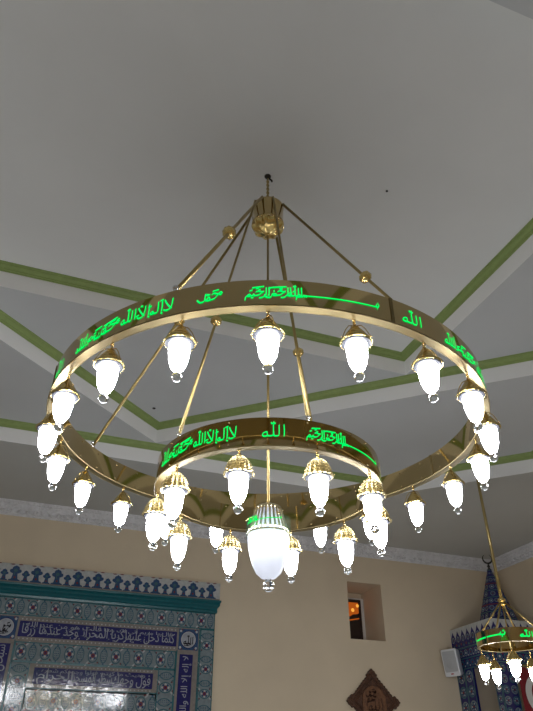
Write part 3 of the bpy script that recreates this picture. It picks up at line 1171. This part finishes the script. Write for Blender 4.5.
# medallions in the corners
for s, word in ((1, ALLAH), (-1, MUH)):
    mb = MB()
    cx, cz = s * .972, 1.368
    frect(mb, F, cx - .112, cx + .112, cz - .108, cz + .108, 't_blue', 2)
    for i in (-1, 1):
        for j in (-1, 1):
            fdisc(mb, F, cx + i * .09, cz + j * .085, .014, 't_white', 3, 6)
            fdisc(mb, F, cx + i * .075, cz + j * .098, .009, 't_red', 3, 6)
    fdisc(mb, F, cx, cz, .092, 't_cobalt', 3, 28)
    fdisc(mb, F, cx, cz, .084, 't_white', 4, 28)
    fdisc(mb, F, cx, cz, .076, 't_text', 5, 28)
    o = mb.build('medallion', tiles, mh, OM)
    mb = MB()
    fstroke(mb, F, fit(word, cx - .05, cx + .05, cz - .045, cz + .045), .012, 't_black', 7)
    fstroke(mb, F, fit(MUH, cx - .045, cx + .035, cz - .065, cz - .035), .007, 't_black', 7)
    t = mb.build('lettering', tiles, o, OM)
    t['label'] = 'black Arabic lettering'
# inner flower border, and the field below
mb = MB()
flower_strip(mb, F, -.845, .845, 1.055, 1.240)
flower_strip(mb, F, .66, .845, VB, 1.055, True)
flower_strip(mb, F, -.845, -.66, VB, 1.055, True)
mb.build('flower_border', tiles, mh, OM)
mb = MB()
frect(mb, F, -.66, .66, .815, 1.055, 't_beige', 1)
frect(mb, F, -.66, .66, 1.043, 1.055, 't_teal', 2)
frect(mb, F, -.66, .66, .815, .826, 't_teal', 2)
mb.build('frame_strip', tiles, mh, OM)
mb = MB()
for i in range(5):
    flower_strip(mb, F, -.66, .66, .815 - .2 * (i + 1), .815 - .2 * i, False, False)
mb.build('flower_field', tiles, mh, OM)

# ------------------------------------------------------------------ tiled pulpit in the corner
pe0, pe1, pn0, pn1 = 4.459, HE - .002, 4.13, HN - .002
pu = empty('pulpit_canopy', P(4.9, 4.54, ZF), 'tall blue tiled pulpit canopy with pointed spire in the back right corner', 'pulpit')
OP = pu.location
FL = Face((pe0, pn1, 0), (0, -1, 0), (0, 0, 1), (-1, 0, 0))      # left face, u from the wall forward
FF = Face((pe0, pn0, 0), (1, 0, 0), (0, 0, 1), (0, -1, 0))        # front face, u to the right
wl, wf = pn1 - pn0, pe1 - pe0


def tile_face(mb, F, u0, u1, v0, v1, pitch=.16):
    frect(mb, F, u0, u1, v0, v1, 't_cobalt', 0)
    e = .014
    frect(mb, F, u0, u0 + e, v0, v1, 't_turq', 3)
    frect(mb, F, u1 - e, u1, v0, v1, 't_turq', 3)
    a, b = max(1, round((u1 - u0) / pitch)), max(1, round((v1 - v0) / pitch))
    for i in range(a):
        for j in range(b):
            x, y = u0 + (i + .5) * (u1 - u0) / a, v0 + (j + .5) * (v1 - v0) / b
            r = .42 * min((u1 - u0) / a, (v1 - v0) / b)
            fdisc(mb, F, x, y, r, 't_turq' if (i + j) % 2 else 't_pale', 1, 10)
            fdisc(mb, F, x, y, r * .78, 't_blue', 2, 10)
            for k in range(6):
                fdisc(mb, F, x + r * .5 * math.cos(k * PI / 3), y + r * .5 * math.sin(k * PI / 3), r * .17, 't_white' if k % 2 else 't_pale', 3, 5)
            fdisc(mb, F, x, y, r * .25, 't_red', 4, 6)


for nm, (e0, e1, n0, n1) in {'a': (pe0, pe0 + .03, pn1 - .33, pn1), 'b': (pe0, pe0 + .23, pn0, pn0 + .11), 'c': (pe1 - .2, pe1, pn0, pn0 + .11)}.items():
    mb = MB()
    mb.ubox(e0, e1, n0, n1, ZF, 1.22, TI['t_cobalt'])
    if nm == 'a':
        tile_face(mb, FL, 0, .165, -.6, 1.22, .165)
        tile_face(mb, FL, .165, .33, -.6, 1.22, .165)
    elif nm == 'b':
        tile_face(mb, FL, wl - .11, wl, -.6, 1.22, .11)
        tile_face(mb, FF, 0, .23, -.6, 1.22, .115)
    else:
        tile_face(mb, FF, wf - .2, wf, -.6, 1.22, .1)
    mb.build('canopy_post', tiles, pu, OP)
mb = MB()
mb.ubox(pe0, pe1, pn0, pn0 + .08, 1.22, 1.70, TI['t_cobalt'])
mb.ubox(pe0, pe0 + .08, pn0 + .08, pn1, 1.22, 1.70, TI['t_cobalt'])
mb.ubox(pe0 + .08, pe1, pn0 + .08, pn1, 1.56, 1.60, TI['t_white'])
for Fx, w in ((FL, wl), (FF, wf)):
    frect(mb, Fx, 0, w, 1.22, 1.47, 't_cobalt', 0)
    frect(mb, Fx, 0, w, 1.455, 1.475, 't_turq', 4)
    frect(mb, Fx, 0, w, 1.335, 1.35, 't_turq', 4)
    frect(mb, Fx, 0, w, 1.22, 1.235, 't_turq', 4)
    for v0, v1 in ((1.35, 1.455), (1.235, 1.335)):
        k = round(w / (v1 - v0))
        for i in range(k):
            x, y = (i + .5) * w / k, (v0 + v1) / 2
            fdisc(mb, Fx, x, y, .042, 't_pale' if v0 > 1.3 else 't_turq', 1, 8)
            fdisc(mb, Fx, x, y, .032, 't_blue', 2, 8)
            fdisc(mb, Fx, x, y, .014, 't_red' if i % 2 else 't_white', 3, 6)
            fdisc(mb, Fx, x + .05, y + .03, .011, 't_red', 2, 5)
            fdisc(mb, Fx, x + .05, y - .03, .011, 't_white', 2, 5)
mb.build('canopy_frieze', tiles, pu, OP)
mb = MB()
mb.ubox(pe0 - .012, pe1, pn0 - .012, pn0 + .03, 1.47, 1.708, TI['t_white'])
mb.ubox(pe0 - .012, pe0 + .03, pn0 + .03, pn1, 1.47, 1.708, TI['t_white'])
FL2 = Face((pe0 - .012, pn1, 0), (0, -1, 0), (0, 0, 1), (-1, 0, 0))
FF2 = Face((pe0 - .012, pn0 - .012, 0), (1, 0, 0), (0, 0, 1), (0, -1, 0))
for Fx, w in ((FL2, wl + .012), (FF2, wf + .012)):
    H = .238
    frect(mb, Fx, 0, w, 1.47, 1.545, 't_cobalt', 1)
    k = round(w / .105)
    for i in range(k):
        c = (i + .5) * w / k
        h = w / k / 2
        fpoly(mb, Fx, [(c - h, 1.545), (c + h, 1.545), (c + h * .85, 1.60), (c + h * .35, 1.64), (c, 1.675), (c - h * .35, 1.64), (c - h * .85, 1.60)], 't_cobalt', 2)
        fdisc(mb, Fx, c, 1.575, h * .55, 't_pale', 3, 8, 1.3)
        fdisc(mb, Fx, c, 1.575, h * .38, 't_blue', 4, 8, 1.3)
        fdisc(mb, Fx, c, 1.575, h * .18, 't_red', 5, 6)
        fdisc(mb, Fx, c + h, 1.51, h * .3, 't_red', 3, 6)
        fdisc(mb, Fx, c, 1.495, h * .3, 't_turq', 3, 6)
mb.build('canopy_crest', tiles, pu, OP)
# spire: eight tiled faces
se, sn = 4.95, 4.55
mb = MB()
S0, S1, R0, R1 = 1.60, 2.44, .315, .028
ang0 = PI / 8
for i in range(8):
    a, b = ang0 + i * PI / 4, ang0 + (i + 1) * PI / 4
    q = [(se + r * math.cos(t), sn + r * math.sin(t), z) for r, t, z in ((R0, a, S0), (R0, b, S0), (R1, b, S1), (R1, a, S1))]
    mb.add([P(*x) for x in q], [(0, 1, 2, 3)], TI['t_cobalt'])
    mid = (a + b) / 2
    nrm = Vector((math.cos(mid), math.sin(mid), (R0 - R1) * math.cos(PI / 8) / (S1 - S0))).normalized()
    rows = 9
    for j in range(rows):
        z0, z1 = S0 + (S1 - S0) * j / rows, S0 + (S1 - S0) * (j + 1) / rows
        for (z, hh, ms) in ((z0 + (z1 - z0) * .45, .3, ('t_pale', 't_blue', 't_red')), (z1 - .008, .06, ('t_turq', 't_turq', 't_white'))):
            tt = (z - S0) / (S1 - S0)
            rr = (R0 + (R1 - R0) * tt) * math.cos(PI / 8)
            hw = (R0 + (R1 - R0) * tt) * math.sin(PI / 8)
            c = Vector((se + rr * math.cos(mid), sn + rr * math.sin(mid), z))
            uu = Vector((-math.sin(mid), math.cos(mid), 0))
            vv = nrm.cross(uu)
            FX = Face(c, uu, vv, nrm)
            if hh > .1:
                m = max(1, round(hw * 2 / .075))
                for x in range(m):
                    cx = -hw + (x + .5) * 2 * hw / m
                    r = min(hw / m * .85, (z1 - z0) * .36)
                    fdisc(mb, FX, cx, 0, r, ms[(x + j) % 2 * 0], 1, 8)
                    fdisc(mb, FX, cx, 0, r * .74, ms[1], 2, 8)
                    fdisc(mb, FX, cx, 0, r * .3, ms[2] if (x + j + i) % 2 else 't_white', 3, 6)
            else:
                frect(mb, FX, -hw, hw, -.007, .007, 't_turq' if j % 3 else 't_red', 4)
spire = mb.build('spire', tiles, pu, OP)
mb = MB()
mb.lathe([(.030, 2.435), (.03, 2.447), (.018, 2.455), (.012, 2.475), (.022, 2.49), (.012, 2.505), (.008, 2.53), (0, 2.532)], 16, P(se, sn, 0), k=U)
# crescent open to the top, in a plane facing the hall
ccz = 2.593
vec = Vector((.935, -.354, 0))
pts, rad = [], []
for i in range(25):
    a = math.radians(-90 - 150 + 300 * i / 24)
    R = .062
    p = P(se, sn, ccz) + (vec * math.cos(a) * R + Vector((0, 0, math.sin(a) * R))) * U
    pts.append(p)
    rad.append((.0025 + .010 * math.cos((i - 12) / 12 * PI / 2)) * U)
mb.tube(pts, rad, 8)
mb.build('crescent_finial', M['steel_dark'], spire, OP)

# ------------------------------------------------------------------ flag before the pulpit
fe, fn = 4.66, 4.06
fl = empty('hanging_flag', P(fe, fn, .2), 'red flag with white crescent and star hanging before the tiled pulpit', 'flag')
OF = fl.location
fw, fh, ft = .66, .95, 1.17


def fold(u, v):
    return .018 * math.sin(u * 16 + v * 1.5) * (0.4 + .6 * (1 - v / fh))


mb = MB()
NU, NV = 36, 24
for side in (0, 1):
    o = len(mb.v)
    vs = [P(fe + fw * i / NU, fn - fold(fw * i / NU, fh * j / NV) + .003 * side, ft - fh * (1 - j / NV)) for j in range(NV + 1) for i in range(NU + 1)]
    fs = [(j * (NU + 1) + i, j * (NU + 1) + i + 1, (j + 1) * (NU + 1) + i + 1, (j + 1) * (NU + 1) + i) for j in range(NV) for i in range(NU)]
    mb.add(vs, fs, 0, True)
mb.build('flag_cloth', M['flag_red'], fl, OF)


def cloth_pt(u, z):
    return P(fe + u, fn - fold(u, z - (ft - fh)) - .004, z)


mb = MB()
cu_, cz_, Ro_, Ri_, off = .27, .885, .215, .172, .055
N = 40
a0 = math.radians(38)
oc, ic = [], []
for i in range(N + 1):
    a = a0 + (2 * PI - 2 * a0) * i / N
    oc.append((cu_ + Ro_ * math.cos(a), cz_ + Ro_ * math.sin(a)))
    b0 = math.atan2(Ro_ * math.sin(a0), Ro_ * math.cos(a0) - off)
    b = b0 + (2 * PI - 2 * b0) * i / N
    ic.append((cu_ + off + Ri_ * math.cos(b), cz_ + Ri_ * math.sin(b)))
for i in range(N):
    mb.add([cloth_pt(*oc[i]), cloth_pt(*oc[i + 1]), cloth_pt(*ic[i + 1]), cloth_pt(*ic[i])], [(0, 1, 2, 3)])
mb.build('crescent', M['flag_white'], fl, OF)
mb = MB()
sc = (cu_ + .235, cz_)
star = [(sc[0] + (.1 if i % 2 == 0 else .04) * math.cos(PI + i * PI / 5), sc[1] + (.1 if i % 2 == 0 else .04) * math.sin(PI + i * PI / 5)) for i in range(10)]
for i in range(10):
    mb.add([cloth_pt(*sc), cloth_pt(*star[i]), cloth_pt(*star[(i + 1) % 10])], [(0, 1, 2)])
mb.build('star', M['flag_white'], fl, OF)
rod('flag_pole', fl, P(fe - .01, fn + .012, 1.19), P(fe + fw + .02, fn + .012, 1.19), .008, 'gold_rod')

# ------------------------------------------------------------------ loudspeaker on the back wall
sp = empty('wall_loudspeaker', P(4.32, HN, 1.15), 'grey white box loudspeaker mounted on the beige wall left of the pulpit', 'speaker')
OS = sp.location
sc_ = P(4.325, 4.80, 1.30)
yaw = math.atan2(-.40, -.92) + PI / 2          # front turned to the middle of the hall
rot = Matrix.Rotation(yaw, 3, 'Z') @ Matrix.Rotation(math.radians(8), 3, 'X')


def spbuild(mb, name, mat, bevel=0):
    mb.v = [rot @ v + sc_ for v in mb.v]
    return mb.build(name, mat, sp, OS, bevel)


w2, h2, d2 = .112 * U, .158 * U, .075 * U
mb = MB()
# tapered cabinet: wider front, narrow back
vs = [(-w2, -d2, -h2), (w2, -d2, -h2), (w2, -d2, h2), (-w2, -d2, h2), (-w2 * .62, d2, -h2 * .9), (w2 * .62, d2, -h2 * .9), (w2 * .62, d2, h2 * .9), (-w2 * .62, d2, h2 * .9)]
mb.add(vs, [(0, 1, 2, 3), (5, 4, 7, 6), (4, 0, 3, 7), (1, 5, 6, 2), (3, 2, 6, 7), (4, 5, 1, 0)])
spbuild(mb, 'speaker_cabinet', M['plastic_white'], .018)
mb = MB()
g = .8
pts = []
for cx, cz, a in ((w2 * g - .02, h2 * .84 - .02, 0), (-w2 * g + .02, h2 * .84 - .02, 90), (-w2 * g + .02, -h2 * .66 + .02, 180), (w2 * g - .02, -h2 * .66 + .02, 270)):
    for k in range(5):
        t = math.radians(a + k * 22.5)
        pts.append((cx + .02 * math.cos(t), cz + .02 * math.sin(t)))
n = len(pts)
vs = [(x, -d2 - .006, z) for x, z in pts] + [(x, -d2 + .002, z) for x, z in pts]
mb.add(vs, [tuple(range(n))] + [(i, (i + 1) % n, n + (i + 1) % n, n + i) for i in range(n)])
spbuild(mb, 'speaker_grille', M['grille'])
mb = MB()
mb.lathe([(0, .004), (.068, .002), (.074, -.002), (.068, -.004)], 28, k=1)
mb.v = [Matrix.Rotation(PI / 2, 3, 'X') @ v + Vector((0, -d2 - .006, -h2 * .08)) for v in mb.v]
spbuild(mb, 'woofer_ring', M['grille'])
mb = MB()
mb.box((-.022, -d2 - .006, -h2 * .84), (.022, -d2 - .001, -h2 * .76))
t = spbuild(mb, 'badge', M['badge_red'])
t['label'] = 'small red badge'
mb = MB()
mb.tube([sc_ + rot @ Vector((0, d2 * .8, 0)), P(4.34, HN - .02, 1.30)], .018, 10)
mb.ubox(4.30, 4.38, HN - .02, HN - .001, 1.25, 1.35)
mb.build('wall_bracket', M['steel_dark'], sp, OS)

# ------------------------------------------------------------------ carved wooden plaque below the recess
pl = empty('wall_plaque', P(3.208, HN, .5), 'carved dark wooden diamond plaque with Arabic lettering on the beige wall', 'plaque')
OPL = pl.location
pc, pz = 3.208, .835
FPq = Face((pc, HN - .03, pz), (1, 0, 0), (0, 0, 1), (0, -1, 0))


def prism(mb, pts, d0, d1, mi=0):
    n = len(pts)
    a = [FPq(x, y, d0) for x, y in pts]
    b = [FPq(x, y, d1) for x, y in pts]
    mb.add(a + b, [tuple(range(n, 2 * n)), tuple(range(n))[::-1]] + [(i, (i + 1) % n, n + (i + 1) % n, n + i) for i in range(n)], mi)


def star_outline(R, lobes_per_side=11, amp=.009):
    corners = [(0, R), (-R * .96, 0), (0, -R), (R * .96, 0)]
    pts = []
    for i in range(4):
        a, b = Vector(corners[i]), Vector(corners[(i + 1) % 4])
        t = (b - a)
        nrm = Vector((t.y, -t.x)).normalized() * -1
        if nrm.dot((a + b) / 2) < 0:
            nrm = -nrm
        L = lobes_per_side * 4
        for k in range(L):
            u = k / L
            bulge = .008 * math.sin(PI * u)
            q = a + t * u + nrm * (bulge + amp * abs(math.sin(PI * u * lobes_per_side)))
            pts.append((q.x, q.y))
    return pts


mb = MB()
prism(mb, star_outline(.318), -.028, .012)
base = mb.build('carved_border', M['wood_dark'], pl, OPL)
mb = MB()
N = 26
for ring_r, rr in ((.262, .012), (.222, .009)):
    for i in range(4):
        cs = [(0, ring_r), (-ring_r * .96, 0), (0, -ring_r), (ring_r * .96, 0)]
        a, b = Vector(cs[i]), Vector(cs[(i + 1) % 4])
        for k in range(N if ring_r > .22 else 18):
            q = a.lerp(b, (k + .5) / (N if ring_r > .22 else 18))
            o = q.normalized() * .02
            mb.sphere(FPq(q.x + o.x, q.y + o.y, .013), rr * U, 7, 5)
mb.build('carved_beading', M['wood_dark'], base, OPL)
for (fx, fy, sx_, sy_) in ((0, .275, 0, 1), (-.275, .0, -1, 0), (.275, .0, 1, 0), (0, -.275, 0, -1)):
    mb = MB()
    lobe = [(-.055, -.02), (.055, -.02), (.07, .012), (.045, .03), (.038, .05), (.015, .062), (0, .08), (-.015, .062), (-.038, .05), (-.045, .03), (-.07, .012)]
    ang = math.atan2(sy_, sx_) - PI / 2
    prism(mb, [(fx + x * math.cos(ang) - y * math.sin(ang), fy + x * math.sin(ang) + y * math.cos(ang)) for x, y in lobe], -.02, .018)
    for q in ((0, .035), (-.03, .015), (.03, .015)):
        x, y = fx + q[0] * math.cos(ang) - q[1] * math.sin(ang), fy + q[0] * math.sin(ang) + q[1] * math.cos(ang)
        mb.sphere(FPq(x, y, .018), .013 * U, 8, 6)
    mb.build('leaf_finial', M['wood_dark'], pl, OPL)
mb = MB()
arch = [(-.155, -.11), (.155, -.11)] + [(.155 * math.cos(a), .02 + .145 * math.sin(a)) for a in [PI * i / 16 for i in range(17)]]
prism(mb, arch, .0, .022)
pn = mb.build('arched_panel', M['wood_mid'], pl, OPL)
mb = MB()
for q in stroke_quads(fit(ALLAH, -.08, .10, -.09, .07) + fit(MUH, -.11, .03, .05, .13) + fit(SM, -.10, .0, -.05, .03), .013):
    mb.add([FPq(x, y, .026) for x, y in q], [(0, 1, 2, 3)])
t = mb.build('lettering', M['wood_dark'], pn, OPL)
t['label'] = 'dark carved Arabic lettering'

# ------------------------------------------------------------------ small anchors in the ceiling
for (e, n, z, r, lab) in ((-.085, 2.935, H1, .016, 'small black anchor hole in the ceiling beside the olive moulding corner'),
                          (.788, -.168, H0, .008, 'tiny dark anchor dot in the flat middle of the ceiling')):
    mb = MB()
    mb.lathe([(0, -.001), (r, -.001), (r * .95, -.006), (r * .4, -.008), (0, -.008)], 16, P(e, n, z), k=U)
    tag(mb.build('ceiling_anchor', M['steel_dark'], None, P(e, n, z)), lab, 'ceiling anchor', 'ceiling anchors')

# ------------------------------------------------------------------ camera, world, view
cam = bpy.data.cameras.new('camera')
co = bpy.data.objects.new('camera', cam)
C.objects.link(co)
co.location = P(-0.99399, -2.60127, 0)
f = Vector((.354227 * math.cos(.5957), .935159 * math.cos(.5957), math.sin(.5957)))
co.rotation_euler = f.to_track_quat('-Z', 'Y').to_euler()
cam.sensor_fit = 'HORIZONTAL'
cam.sensor_width = 36
cam.lens = 636.91 / 533 * 36
cam.clip_start = .02
S = bpy.context.scene
S.camera = co
w = bpy.data.worlds.new('world')
S.world = w
w.use_nodes = True
w.node_tree.nodes['Background'].inputs[0].default_value = (.5, .55, .6, 1)
w.node_tree.nodes['Background'].inputs[1].default_value = 0.0
S.view_settings.view_transform = 'Standard'
S.view_settings.look = 'None'
S.view_settings.exposure = 0.45
S.view_settings.gamma = 1.0
S.view_settings.use_curve_mapping = False
S.cycles.use_denoising = True
S.cycles.max_bounces = 10
S.cycles.diffuse_bounces = 5
S.cycles.glossy_bounces = 5
S.cycles.transmission_bounces = 8
S.cycles.sample_clamp_indirect = 6.0
S.cycles.caustics_reflective = False
S.cycles.caustics_refractive = False
